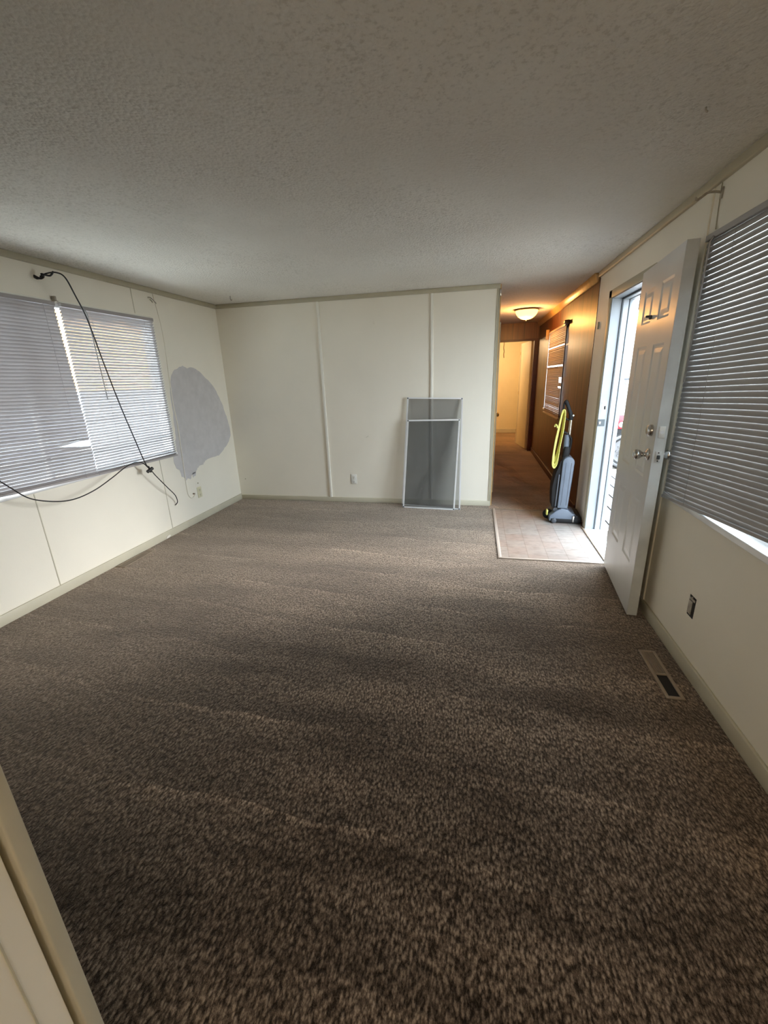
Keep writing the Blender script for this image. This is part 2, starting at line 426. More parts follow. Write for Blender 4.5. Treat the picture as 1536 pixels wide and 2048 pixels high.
S('trim_hall_doorway', MB().box(JR, XR, YE - 0.02, YE + 0.12, 0, 1.967).box(WEND, WEND + 0.06, YE - 0.02, YE + 0.12, 0, 1.967).box(WEND, XR, YE - 0.015, YE + 0.12, 1.95, 1.985), 'cherry')
S('wall_far', MB().box(-1.5, XR + 0.6, 11.08, 11.18, -0.1, H), 'far_wall')
S('wall_far_side', MB().box(XR + 0.1, XR + 0.2, YE + .1, 11.08, -0.1, H).box(-1.6, -1.5, YE, 11.18, -0.1, H).box(-1.5, WEND - .1, YE, YE + .1, -0.1, H), 'far_wall')
S('baseboard_far', MB().box(-1.5, XR + 0.1, 11.065, 11.08, 0, 0.09), 'baseboard')
S('wall_rear', MB().box(XL - .1, XR + .1, -3.1, -3.0, -0.1, H), 'wall')
# near partition at the photographer's side
S('wall_partition', MB().box(-0.72, -0.600, -3.0, 0.2795, 0, H), 'wall')
S('trim_partition_corner', MB().box(-0.735, -0.592, 0.2885, 0.312, 0, H, bevel=0.003).box(-0.72, -0.618, 0.276, 0.29, 0, H), 'baseboard')
S('trim_partition_seam', MB().box(-0.601, -0.5985, 0.243, 0.2455, 0, H), 'baseboard')

# crown and base trim
S('trim_crown_left', MB().box(XL, XL + 0.022, -3.0, YB, H - 0.042, H, bevel=0.006), 'trim')
S('trim_crown_back', MB().box(XL + .02, WEND, YB - 0.022, YB, H - 0.042, H, bevel=0.006), 'trim')
S('trim_crown_right', MB().box(XR - 0.022, XR, -3.0, YW - 0.01, H - 0.045, H, bevel=0.006), 'trim')
S('trim_crown_hall', MB().prism([(XR - 0.045, H), (XR, H), (XR, H - 0.075), (XR - 0.012, H - 0.07), (XR - 0.03, H - 0.035)], 'y', YW + 0.03, YE, bevel=0.004), 'oak_trim')
S('baseboard_left', MB().box(XL, XL + 0.014, -3.0, YB, 0, 0.072, bevel=0.004), 'baseboard')
S('baseboard_back', MB().box(XL + .014, WEND - 0.01, YB - 0.014, YB, 0, 0.058, bevel=0.004), 'baseboard')
S('baseboard_right', MB().box(XR - 0.014, XR, -3.0, 3.13, 0, 0.075, bevel=0.004), 'baseboard')
S('baseboard_hall', MB().box(XR - 0.016, XR, YW + 0.02, YE, 0, 0.085, bevel=0.004).box(XR - 0.012, XR, 4.13, YW + .02, 0, 0.03), 'cherry')
# battens and seams
def batten(x, y, nx, w=0.020, t=0.009, z0=0.058, z1=H - 0.042, mat='batten', name='trim_batten_back'):
    if nx == 'y': S(name, MB().box(x - w / 2, x + w / 2, y - t, y, z0, z1, bevel=0.003), mat)
    else: S(name, MB().box(min(x, x + t * nx), max(x, x + t * nx), y - w / 2, y + w / 2, z0, z1, bevel=0.001), mat)
batten(-1.681, YB, 'y', 0.028, 0.016)
batten(-0.4646, YB, 'y', 0.026, 0.016)
def seam(y, z0, z1): batten(XL, y, 1, 0.008, 0.0025, z0, z1, 'baseboard', 'trim_seam_left')
seam(3.46, WL[3] + .03, H - .04); seam(3.41, 0.07, WL[2] - 0.03); seam(2.20, 0.07, WL[2] - 0.03); seam(2.20, WL[3] + .03, H - .04); seam(0.98, .07, H - .04)
batten(XR, 2.585, -1, 0.026, 0.008, 0.075, H - .045, 'wall', 'trim_batten_right')
S('trim_wall_end', MB().box(WEND - 0.030, WEND - 0.012, YB - 0.006, YB, 0.0, H - 0.04).box(WEND - 0.0105, WEND, YB - 0.003, YB + 0.10, 0, H), 'trim')
S('trim_hall_corner', MB().box(WEND, WEND + 0.010, YB + 0.02, YB + 0.07, 0, H), 'oak_trim')
S('trim_panel_edge', MB().box(XR - 0.004, XR, YW - 0.012, YW + 0.012, 0.03, H - .05), 'cherry')
# carpet bars at the tile
S('trim_tile_edge', MB().box(0.218, 0.245, 3.25, 4.60, -0.01, 0.006, bevel=0.003).box(0.218, XR - 0.03, 3.25, 3.274, -0.01, 0.007, bevel=0.003), 'tile_bar')
S('trim_hall_carpet_edge', MB().box(0.235, 0.80, 4.592, 4.612, -0.01, 0.004, bevel=0.002), 'vent')

# bare patch on left wall where the surface is missing, with a ragged edge
patch = [(3.742, 1.417), (3.775, 1.49), (3.817, 1.545), (3.90, 1.575), (3.976, 1.594), (4.04, 1.575), (4.12, 1.583), (4.211, 1.558), (4.30, 1.50), (4.401, 1.428), (4.47, 1.36), (4.533, 1.261), (4.585, 1.16), (4.62, 1.06), (4.641, 0.996), (4.665, 0.90), (4.66, 0.816), (4.60, 0.75), (4.527, 0.70), (4.44, 0.66), (4.361, 0.622), (4.25, 0.625), (4.088, 0.613), (4.05, 0.58), (3.97, 0.575), (3.943, 0.56), (3.90, 0.52), (3.83, 0.515), (3.80, 0.47), (3.765, 0.49), (3.72, 0.47), (3.70, 0.52), (3.675, 0.53), (3.66, 0.60), (3.62, 0.625), (3.60, 0.70), (3.61, 0.80), (3.645, 0.86), (3.69, 0.92), (3.70, 1.05), (3.715, 1.2), (3.72, 1.32)]
def ragged(p, amp, sub):
    out = []; rnd = random.Random(3)
    for i in range(len(p)):
        a = Vector(p[i]); b = Vector(p[(i + 1) % len(p)])
        n = Vector((-(b - a).y, (b - a).x)).normalized()
        for k in range(sub):
            q = a.lerp(b, k / sub); 
            out.append(tuple(q + n * rnd.uniform(-amp, amp)))
    return out
S('bare_patch', MB().prism(ragged(patch, 0.005, 3), 'x', XL, XL + 0.0012), 'patch', parent=wl_, label='grey bare patch where the paint is gone')
S('bare_patch', MB().prism(ragged([(3.85, 0.53), (3.90, 0.525), (3.89, 0.49), (3.84, 0.48)], 0.004, 2), 'x', XL, XL + 0.0012), 'patch', parent=wl_, label='small grey bare patch')

# ------------------------------------------------------------------ windows
def window_frame(name, sx, x_in, opening, mull, glassx, with_glass=True):
    y0, y1, z0, z1 = opening
    root = empty(name, (x_in, (y0 + y1) / 2, z0), kind='structure')
    a, b = sorted((x_in + sx * 0.004, x_in + sx * -0.09))
    t = 0.025
    MB().box(a, b, y0, y0 + t, z0, z1).box(a, b, y1 - t, y1, z0, z1).box(a, b, y0 + t, y1 - t, z1 - t, z1).build('window_frame', 'alum', root)
    MB().box(min(x_in - sx * .09, x_in + sx * 0.02), max(x_in - sx * .09, x_in + sx * 0.02), y0 - 0.012, y1 + 0.012, z0 - 0.022, z0 + 0.006, bevel=0.003).build('window_sill', 'alum', root)
    # narrow casing
    c0, c1 = sorted((x_in, x_in + sx * 0.007))
    MB().box(c0, c1, y0 - 0.022, y0, z0 - 0.02, z1 + 0.022, bevel=0.002).box(c0, c1, y1, y1 + 0.022, z0 - 0.02, z1 + 0.022, bevel=0.002).box(c0, c1, y0, y1, z1, z1 + 0.022, bevel=0.002).build('window_casing', 'batten' if name != 'window_3' else 'cherry', root)
    gx = x_in - sx * 0.055
    mb = MB()
    for m in mull: mb.box(gx - 0.015, gx + 0.015, m - 0.015, m + 0.015, z0, z1)
    zm = z0 + 0.17
    mb.box(gx - 0.02, gx + 0.02, y0 + t, y1 - t, z0, z0 + 0.035)
    mb.box(gx - 0.015, gx + 0.015, y0 + t, y1 - t, zm - 0.012, zm + 0.012)
    mb.build('mullion', 'alum', root)
    MB().box(gx - 0.002, gx + 0.002, y0 + t, y1 - t, z0, z1 - t).build('pane', 'glass', root)
    return root
window_frame('window_1', 1, XL, WL, [2.40], None)
window_frame('window_2', -1, XR, WR, [1.78], None)
window_frame('window_3', -1, XR, WH, [6.55], None)

# ------------------------------------------------------------------ blinds
def blind(label, xc, inn, y0, y1, ztop, zb0, zb1, mat, pitch, tilt, chord=0.025, head_d=0.026, edge=None, bent=None, skip=None, wand=None, cords=(), group=None, rail=True, jit=1.2):
    """inn = +1/-1 direction into the room; zb0/zb1 bottom heights at y0/y1; edge(z)->(y0,y1); bent(i,z,y)->(dangle, dz)"""
    root = empty('window_blind', (xc, (y0 + y1) / 2, ztop), label, 'window blind', group)
    MB().box(xc - head_d / 2, xc + head_d / 2, y0, y1, ztop - 0.026, ztop, bevel=0.0015, seg=1).build('headrail', mat, root)
    zs = ztop - 0.026
    n = int(((ztop - 0.034) - max(zb0, zb1)) / pitch)
    rnd = random.Random(len(label))
    mb = MB(); steps = 14; cs = 4
    for i in range(n):
        fr = (i + 0.5) / n
        jt = rnd.gauss(0, jit)
        vs = []; cols = 0
        zc = zs + ((zb0 + zb1) / 2 + 0.005 - zs) * fr
        e0, e1 = edge(zc) if edge else (y0, y1)
        e1 += rnd.uniform(-0.002, 0.002)
        if skip and skip(i, fr): e0 = skip(i, fr)
        for s in range(steps + 1):
            u = s / steps; y = e0 + (e1 - e0) * u
            uu = (y - y0) / (y1 - y0)
            z = zs + ((zb0 + (zb1 - zb0) * uu + 0.005) - zs) * fr
            z -= 0.0015 * abs(math.sin(uu * PI * 3)); da, dz = (bent(zc, y) if bent else (0, 0))
            th = math.radians(tilt + jt + da)
            for c in range(cs + 1):
                w = (c / cs - 0.5) * chord; crown = 0.0022 * (1 - (2 * c / cs - 1) ** 2)
                # inner edge high: w>0 towards the room and up
                hx = w * math.cos(th) - crown * math.sin(th); hz = w * math.sin(th) + crown * math.cos(th)
                vs.append((xc + inn * hx, y, z + hz + dz))
        fs = []
        for s in range(steps):
            for c in range(cs):
                a = s * (cs + 1) + c; fs.append((a, a + 1, a + cs + 2, a + cs + 1))
        mb.add(vs, fs, True)
    so = mb.build('slats', mat, root)
    if rail:
        e0, e1 = edge((zb0 + zb1) / 2) if edge else (y0, y1)
        w = chord / 2
        MB().add([(xc + a * w, y, z + b) for (y, z) in ((e0, zb0), (e1, zb1)) for a in (-1, 1) for b in (-0.006, 0.008)],
                 [(0, 1, 3, 2), (4, 6, 7, 5), (0, 4, 5, 1), (2, 3, 7, 6), (0, 2, 6, 4), (1, 5, 7, 3)]).build('bottom_rail', mat, root)
    for cy in cords:
        uu = (cy - y0) / (y1 - y0); zb = zb0 + (zb1 - zb0) * uu
        for s in (-1, 1):
            MB().tube([(xc + s * 0.0135, cy, ztop - .02), (xc + s * 0.0135, cy, zb)], 0.0008, 5, 1).build('ladder_cord', mat, root)
    if wand:
        wy, wx, l, tx, ty = wand
        MB().tube([(xc + inn * 0.018, wy, ztop - 0.022), (xc + inn * 0.03, wy, ztop - 0.045), (xc + inn * wx + tx, wy + ty, ztop - 0.045 - l)], 0.0042, 8, 1).build('wand', 'grey_wand', root)
    return root
M['grey_wand'] = plain('wand_plastic', (0.42, 0.42, 0.43), 0.25, var=0.03)

def edgeA(z): 
    t = (1.985 - z) / 1.21; return (1.80, 2.670 + 0.027 * min(1, 1.5 * t))
def bentA(z, y):
    if abs(z - 1.035) < 0.02 and y > 2.45: 
        u = (y - 2.45) / 0.28; return (-45 * u, 0.03 * u * (1 if z > 1.035 else -0.8))
    return (0, 0)
blind('white slatted blind with orange-lit upper slats and a hanging wand, nearest the wall corner', XL + 0.030, 1, 2.715, 3.620, 1.990, 0.775, 0.760,
      'slat_left', 0.0212, 47, edge=lambda z: (2.712 - 0.012 * (1.985 - z) / 1.21, 3.620), wand=(2.90, 0.045, 0.62, 0.0, 0.0), cords=(2.95, 3.5))
blind('white slatted blind over the cable window, one bent slat end at its edge', XL + 0.030, 1, 1.80, 2.672, 1.990, 0.805, 0.775,
      'slat_left', 0.0212, 60, edge=edgeA, bent=bentA, cords=(1.95, 2.58))
blind('wide grey blind with tilted slats on the wall behind the open white door', XR - 0.016, -1, 0.93, 2.518, 2.000, 0.895, 0.752,
      'slat_right', 0.0215, -82, chord=0.025, head_d=0.028, wand=(2.43, 0.04, 0.60, 0.0, -0.01), cords=(1.15, 2.26))
def edgeD(z): return (5.80, 7.02)
def skipD(i, fr):
    return 6.12 if 0.40 < fr < 0.43 else (5.98 if 0.53 < fr < 0.60 else (6.0 if 0.63 < fr < .66 else None))
def bentD(z, y):
    if abs(z - 1.50) < 0.012: return (0, -0.03)
    if abs(z - 1.72) < 0.012: return (0, -0.018)
    return (0, 0)
blind('tattered tan blind hanging on the wood panelling of the hallway', XR - 0.025, -1, 5.80, 7.02, 1.965, 0.845, 0.835,
      'slat_hall', 0.0215, 73, bent=bentD, skip=skipD, cords=(6.8,), jit=3)
br_ = MB().box(XR - 0.045, XR, 7.24, 7.27, 1.88, 2.02, bevel=0.004).build('blind_bracket', 'oak_trim')
br_['label'] = 'pale end bracket on the wood panelling at the far end of the lamp-tinted hallway blind'; br_['category'] = 'bracket'
br2 = MB().box(XR - 0.06, XR, 5.72, 5.80, 1.955, 1.995, bevel=0.008).build('blind_bracket', 'bronze')
br2['label'] = 'dark end bracket at the near top corner of the lamp-tinted hallway blind'; br2['category'] = 'bracket'

# ------------------------------------------------------------------ entry doorway
d1 = empty('door_1', (XR, 3.63, 0), kind='structure')
y0, y1, zt = DR[0], DR[1], DR[3]
MB().box(XR - 0.012, XR, y1 + 0.01, y1 + 0.085, 0, zt + 0.065, bevel=0.003).box(XR - 0.012, XR, y0 - 0.06, y1 + 0.085, zt + 0.008, zt + 0.066, bevel=0.003).box(XR - 0.012, XR, y0 - 0.06, y0 - 0.005, 0, zt + 0.01, bevel=0.003).build('casing', 'trim', d1)
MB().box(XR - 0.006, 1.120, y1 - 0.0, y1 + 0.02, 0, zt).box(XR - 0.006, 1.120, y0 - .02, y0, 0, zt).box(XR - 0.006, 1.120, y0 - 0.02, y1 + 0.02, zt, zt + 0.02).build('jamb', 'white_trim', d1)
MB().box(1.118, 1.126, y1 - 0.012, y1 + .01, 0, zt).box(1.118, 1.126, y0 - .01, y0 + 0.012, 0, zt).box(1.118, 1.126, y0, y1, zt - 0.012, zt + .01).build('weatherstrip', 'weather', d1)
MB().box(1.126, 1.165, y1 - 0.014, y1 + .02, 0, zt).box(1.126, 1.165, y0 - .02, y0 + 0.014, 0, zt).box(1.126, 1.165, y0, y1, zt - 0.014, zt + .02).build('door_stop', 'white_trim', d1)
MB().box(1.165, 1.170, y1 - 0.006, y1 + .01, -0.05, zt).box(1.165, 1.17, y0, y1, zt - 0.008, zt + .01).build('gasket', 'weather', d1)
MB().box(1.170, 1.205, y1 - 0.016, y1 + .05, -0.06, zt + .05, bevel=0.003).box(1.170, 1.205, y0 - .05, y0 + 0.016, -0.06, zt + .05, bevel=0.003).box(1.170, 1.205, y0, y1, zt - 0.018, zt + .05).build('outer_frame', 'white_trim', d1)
MB().box(XR - 0.012, 1.215, y0 - 0.01, y1 + .01, -0.06, 0.006, bevel=0.003).build('threshold', 'alum', d1)
MB().box(XR - 0.030, XR - 0.012, y0 + 0.02, y1 + .05, -0.004, 0.007, bevel=0.003).build('threshold_edge', 'vent', d1)
st = MB().box(1.060, 1.098, y1 - 0.002, y1 + 0.001, 1.055, 1.165, bevel=0.0008, seg=1).build('strike_plate', 'outlet_white', d1)
MB().box(1.078, 1.094, y1 - 0.0026, y1 - 0.001, 1.098, 1.128).build('bolt_hole', 'dark_hole', st)
st2 = MB().box(1.046, 1.10, y1 - 0.003, y1 + 0.001, 0.957, 1.015, bevel=0.0008, seg=1).build('strike_plate', 'weather', d1)
MB().box(1.052, 1.066, y1 - 0.006, y1 - 0.003, 0.975, 0.995, bevel=0.001).build('strike_lip', 'chrome', st2)

# the open door leaf: local u from the free edge (0) to the hinge, n towards the room
A = Vector((0.930, 2.480)); B = Vector((0.992, 3.215))
uu = (B - A).normalized(); LEN = (B - A).length; nn = Vector((-uu.y, uu.x))   # nn points to -x (room)
TD = Matrix(((uu.x, nn.x, 0, A.x), (uu.y, nn.y, 0, A.y), (0, 0, 1, 0), (0, 0, 0, 1)))
leaf = empty('entry_door', (A.x, A.y, 0.02), 'white six-panel front door standing open beside the window', 'door')
TH = 0.052
ZB, ZT = 0.018, 1.985
panels = []
for (u0, u1) in ((0.105, 0.300), (0.430, 0.625)):
    for (z0, z1) in ((0.31, 0.70), (0.84, 1.55), (1.675, 1.865)): panels.append((u0, u1, z0, z1))
def door_leaf():
    mb = MB()
    us = [0, 0.105, 0.300, 0.430, 0.625, LEN]; zs = [ZB, 0.31, 0.70, 0.84, 1.55, 1.675, 1.865, ZT]
    for face, s in ((0.0, 1), (-TH, -1)):
        for i in range(5):
            for j in range(7):
                u0, u1, z0, z1 = us[i], us[i + 1], zs[j], zs[j + 1]
                if i in (1, 3) and j in (1, 3, 5):
                    # embossed panel: moulded groove then raised field
                    rings = [(0, 0), (0.012, -0.0045), (0.022, -0.0045), (0.045, -0.001)]
                    vs = []
                    for k, (ins, dp) in enumerate(rings):
                        vs += [(u0 + ins, face + s * dp, z0 + ins), (u1 - ins, face + s * dp, z0 + ins), (u1 - ins, face + s * dp, z1 - ins), (u0 + ins, face + s * dp, z1 - ins)]
                    fs = []
                    for k in range(3):
                        for q in range(4): fs.append((k * 4 + q, k * 4 + (q + 1) % 4, k * 4 + 4 + (q + 1) % 4, k * 4 + 4 + q))
                    fs.append((12, 13, 14, 15)); mb.add(vs, fs, False, TD)
                else:
                    mb.add([(u0, face, z0), (u1, face, z0), (u1, face, z1), (u0, face, z1)], [(0, 1, 2, 3)], False, TD)
    return mb
mb = door_leaf()
mb.add([(LEN, 0, ZB), (LEN, -TH, ZB), (LEN, -TH, ZT), (LEN, 0, ZT), (0, 0, ZB), (0, -TH, ZB), (0, -TH, ZT), (0, 0, ZT)], [(0, 1, 2, 3), (4, 5, 1, 0), (7, 6, 2, 3)], False, TD)
mb.build('leaf_face', 'door_white', leaf)
MB().box(-0.002, 0.004, -TH, 0, ZB, ZT, T=TD).box(-0.003, 0.0, -TH - .001, -TH + 0.006, ZB, ZT, T=TD).build('leaf_edge', 'dirty_edge', leaf)
def knob(u, z, side):
    s = 1 if side > 0 else -1; base = 0 if side > 0 else -TH
    o = TD @ Vector((u, base, z)); ax = (TD.to_3x3() @ Vector((0, s, 0)))
    return MB().lathe([(0.033, 0), (0.033, 0.003), (0.028, 0.010), (0.014, 0.014), (0.0125, 0.026), (0.016, 0.034), (0.024, 0.044), (0.028, 0.056), (0.027, 0.066), (0.018, 0.073), (0, 0.075)] if side > 0 else
                      [(0.033, 0), (0.033, 0.003), (0.028, 0.008), (0.014, 0.011), (0.0125, 0.018), (0.018, 0.026), (0.026, 0.036), (0.0265, 0.048), (0.016, 0.054), (0, 0.055)], o, ax)
knob(0.070, 0.975, 1).build('door_knob', 'nickel', leaf, label='satin metal knob on the room side')
knob(0.070, 0.975, -1).build('door_knob', 'chrome', leaf, label='bright knob between door and wall')
o = TD @ Vector((0.075, 0, 1.105)); ax = TD.to_3x3() @ Vector((0, 1, 0))
MB().lathe([(0.031, 0), (0.031, 0.012), (0.027, 0.020), (0.022, 0.022), (0.021, 0.024), (0, 0.024)], o, ax).build('deadbolt', 'nickel', leaf)
lp = MB().box(-0.006, -0.002, -0.040, -0.012, 1.075, 1.135, T=TD, bevel=0.001).build('bolt_plate', 'outlet_white', leaf)
p0 = TD @ Vector((-0.006, -0.026, 1.105)); MB().cyl(p0, p0 + (TD.to_3x3() @ Vector((-0.003, 0, 0))), 0.010).build('bolt_end', 'alum', lp)
lp = MB().box(-0.006, -0.002, -0.040, -0.012, 0.945, 1.005, T=TD, bevel=0.001).build('latch_plate', 'dirty_edge', leaf)
MB().box(-0.016, -0.006, -0.034, -0.019, 0.963, 0.985, T=TD, bevel=0.003).build('latch', 'weather', lp)
for zz in (0.953, 0.997):
    p0 = TD @ Vector((-0.0062, -0.026, zz)); MB().cyl(p0, p0 + (TD.to_3x3() @ Vector((-0.001, 0, 0))), 0.0035).build('screw', 'dark_hole', lp)
MB().box(0.40, 0.425, 0, 0.012, 1.690, 1.712, T=TD, bevel=0.003).box(0.405, 0.418, 0.010, 0.03, 1.70, 1.712, T=TD, bevel=0.003).build('wreath_hook', 'weather', leaf)
for zz in (0.2, 1.0, 1.78):
    c = TD @ Vector((LEN + 0.006, -0.004, zz)); MB().cyl(c, c + Vector((0, 0, 0.09)), 0.006).build('hinge', 'nickel', leaf)

# ------------------------------------------------------------------ hallway doors
d2 = empty('bedroom_door', (0.975, YE + .12, 0), 'cream door leaf standing open inside the room past the hallway', 'door')
T2 = Matrix.Translation((0.965, YE + 0.14, 0)) @ Matrix.Rotation(math.atan2(0.75, -0.10), 4, 'Z')
MB().box(0, 0.76, -0.018, 0.018, 0.012, 1.96, T=T2, bevel=0.002).build('leaf_face', 'far_wall', d2)
MB().box(0.74, 0.766, 0.0, 0.026, 0.012, 1.96, T=T2, bevel=0.003).build('leaf_edge', 'batten', d2)
for zz in (0.25, 1.0, 1.75): MB().box(0.744, 0.76, 0.026, 0.028, zz, zz + 0.06, T=T2).build('hinge', 'brass', d2)
d3 = empty('hall_door', (0.23, 5.5, 0), 'hallway door folded back against its wall, only the brass knob showing past the white panel wall', 'door')
MB().box(0.206, 0.244, 5.25, 6.0, 0.015, 1.96, bevel=0.002).build('leaf_face', 'far_wall', d3)
MB().lathe([(0.028, 0), (0.028, 0.003), (0.013, 0.008), (0.012, 0.022), (0.022, 0.032), (0.028, 0.045), (0.024, 0.058), (0.0, 0.064)], (0.244, 5.93, 0.90), (1, 0, 0)).build('door_knob', 'brass', d3)

# ------------------------------------------------------------------ lamps
lampo = empty('ceiling_light', (0.645, 6.65, H), 'lit amber dome lamp on the hallway ceiling', 'ceiling lamp')
MB().lathe([(0.0, 0), (0.150, 0), (0.160, -0.008), (0.160, -0.016), (0.150, -0.020), (0.132, -0.020)], (0.645, 6.65, H)).build('lamp_ring', 'bronze', lampo)
MB().lathe([(0.150, -0.018), (0.146, -0.040), (0.134, -0.068), (0.112, -0.095), (0.075, -0.120), (0.035, -0.132), (0.0, -0.134)], (0.645, 6.65, H), seg=36).build('lamp_shade', 'shade', lampo)
MB().lathe([(0.0, -0.132), (0.010, -0.134), (0.010, -0.142), (0.0, -0.148)], (0.645, 6.65, H)).build('finial', 'bronze', lampo)
def point(name, loc, power, col, r):
    l = bpy.data.lights.new(name, 'POINT'); l.energy = power; l.color = col; l.shadow_soft_size = r
    o = bpy.data.objects.new(name, l); o.location = loc; sc.collection.objects.link(o); return o
point('lamp_bulb', (0.63, 6.62, H - 0.20), 7, (1.0, 0.47, 0.13), 0.03)
point('warm_fill', (0.35, -1.9, 1.9), 7.5, (1.0, 0.88, 0.76), 0.15)  # unseen light added behind the camera as warm fill
point('bedroom_bulb', (0.0, 9.9, H - 0.25), 17, (1.0, 0.66, 0.34), 0.08)
pc = MB().tube([(0.470, 8.60, 1.99), (0.474, 8.60, 1.92), (0.470, 8.6, 1.86), (0.482, 8.6, 1.80), (0.476, 8.6, 1.75), (0.484, 8.6, 1.69)], 0.006, 8, 5).build('pull_cord', 'string')
pc.location.z = 0
MB().tube([(0.470, 8.60, H), (0.470, 8.60, 1.98)], 0.002, 6, 1).build('thread', 'string', pc)
pc['label'] = 'wavy brown pull cord hanging in the room beyond the hallway'; pc['category'] = 'cord'

# ------------------------------------------------------------------ outside
S('ground', MB().box(-40, 40, -40, 60, -0.95, -0.80), 'concrete')
dk = empty('porch_deck', (2.2, 4.6, -0.8), 'weathered grey plank deck seen through the doorway gap', 'deck')
mb = MB(); x = 1.232
while x < 3.1: mb.box(x, x + 0.148, 2.6, 6.9, -0.135, -0.10, bevel=0.003, seg=1); x += 0.160
mb.build('deck_boards', 'deck', dk)
for jy in (2.62, 4.7, 6.84): MB().box(1.24, 3.1, jy, jy + 0.04, -0.27, -0.135).build('joist', 'deck', dk)
for px, py in ((1.4, 2.64), (3.0, 2.64), (1.4, 6.86), (3.0, 6.86)): MB().box(px - .045, px + .045, py - .045, py + .045, -0.80, -0.135).build('post', 'deck', dk)
# parked camper van, its lower corner and wheel showing in the door gap
van = empty('camper_van', (5.4, 11.6, -0.8), 'white camper van with a red band and silver wheel parked outside the front door', 'van')
vy0, vy1 = 10.55, 12.5
MB().prism([(2.75, 0.30), (2.75, 2.3), (2.95, 2.5), (6.4, 2.5), (7.1, 1.15), (8.0, 0.95), (8.1, 0.45), (8.1, 0.30)], 'y', vy0, vy1, bevel=0.04).build('body', 'car_white', van)
MB().prism([(2.72, 0.13), (2.72, 0.44), (8.12, 0.44), (8.12, 0.13)], 'y', vy0 - 0.012, vy1 + 0.012, bevel=0.02).build('lower_band', 'red', van)
MB().box(2.8, 8.0, vy0 + 0.03, vy1 - 0.03, -0.35, 0.15).build('chassis', 'black', van)
MB().lathe([(0.0, 0), (0.05, 0.0), (0.06, 0.02), (0.0, 0.03)], (3.225, vy0 - 0.01, 0.23), (0, -1, 0)).build('side_lamp', 'car_white', van)
for wa, wb, wz in ((6.2, 6.9, 1.25), (4.0, 5.0, 1.4)): MB().box(wa, wb, vy0 - 0.008, vy0 + 0.02, wz, 1.98, bevel=0.02).build('side_window', 'black', van)
MB().box(3.10, 3.32, vy0 - 0.012, vy0 + 0.02, 1.190, 1.235, bevel=0.006).build('vent_bar', 'grey_dark', van)
for wx in (3.37, 7.2):
    for wy, sgn in ((vy0 + 0.02, -1), (vy1 - 0.02, 1)):
        w = MB().lathe([(0.24, -0.20), (0.40, -0.20), (0.43, -0.15), (0.43, -0.02), (0.40, 0.03), (0.30, 0.035), (0.27, 0.02)], (wx, wy, -0.37), (0, sgn, 0), 40).build('wheel', 'tire', van)
        hm = MB().lathe([(0.385, 0.030), (0.36, 0.045), (0.31, 0.03), (0.22, 0.012), (0.12, 0.02), (0.09, 0.06), (0.0, 0.065)], (wx, wy, -0.37), (0, sgn, 0), 40)
        for k in range(10):
            t = 2 * PI * k / 10; hm.cyl((wx + 0.17 * math.cos(t), wy + sgn * 0.015, -0.37 + 0.17 * math.sin(t)), (wx + 0.17 * math.cos(t), wy + sgn * 0.045, -0.37 + 0.17 * math.sin(t)), 0.018, seg=8)
        hm.build('hubcap', 'hub', w)
tc = bpy.data.curves.new('lettering', 'FONT'); tc.body = 'R'; tc.size = 0.15; tc.extrude = 0.002
to = bpy.data.objects.new('lettering', tc); sc.collection.objects.link(to); to.location = (3.145, vy0 - 0.012, 1.075); to.rotation_euler = (PI / 2, 0, 0)
dg = bpy.context.evaluated_depsgraph_get(); lm = bpy.data.meshes.new_from_object(to.evaluated_get(dg)); bpy.data.objects.remove(to)
lo = bpy.data.objects.new('lettering', lm); sc.collection.objects.link(lo)
lm.transform(Matrix.Translation((3.135, vy0 - 0.012, 1.075)) @ Matrix.Rotation(PI / 2, 4, 'X')); lm.transform(Matrix.Translation((-5.4, -11.6, 0.8)))
lm.materials.clear(); lm.materials.append(M['grey_dark']); lo.parent = van
# neighbour home beyond the van
nh = empty('neighbour_home', (9, 19.5, -0.8), 'white mobile home with a brown fascia far beyond the front door', 'house')
MB().box(3.2, 16, 18.2, 22, -0.8, 3.0).build('siding', 'white_siding', nh)
MB().box(4.9, 5.9, 18.12, 18.2, 1.60, 1.70).box(3.1, 16.1, 17.9, 22.1, 3.0, 3.12).build('fascia', 'brown_fascia', nh)
MB().box(3.2, 16, 18.17, 18.2, 1.50, 1.53).build('siding_seam', 'grey_dark', nh)
# neighbour structure beyond the left window
ln = empty('neighbour_shed', (-8.5, 8.5, -0.8), 'tan shed glowing orange through the slats of the left window', 'shed')
MB().box(-10.5, -6.8, 6.75, 11.2, 1.35, 3.2).build('siding', 'tan_siding', ln)
MB().box(-10.5, -6.8, 6.75, 11.2, -0.8, 1.35).build('skirting', 'skirting', ln)
MB().prism([(-10.8, 3.2), (-8.65, 4.0), (-6.5, 3.2)], 'y', 6.6, 11.4).build('roof', 'brown_fascia', ln)

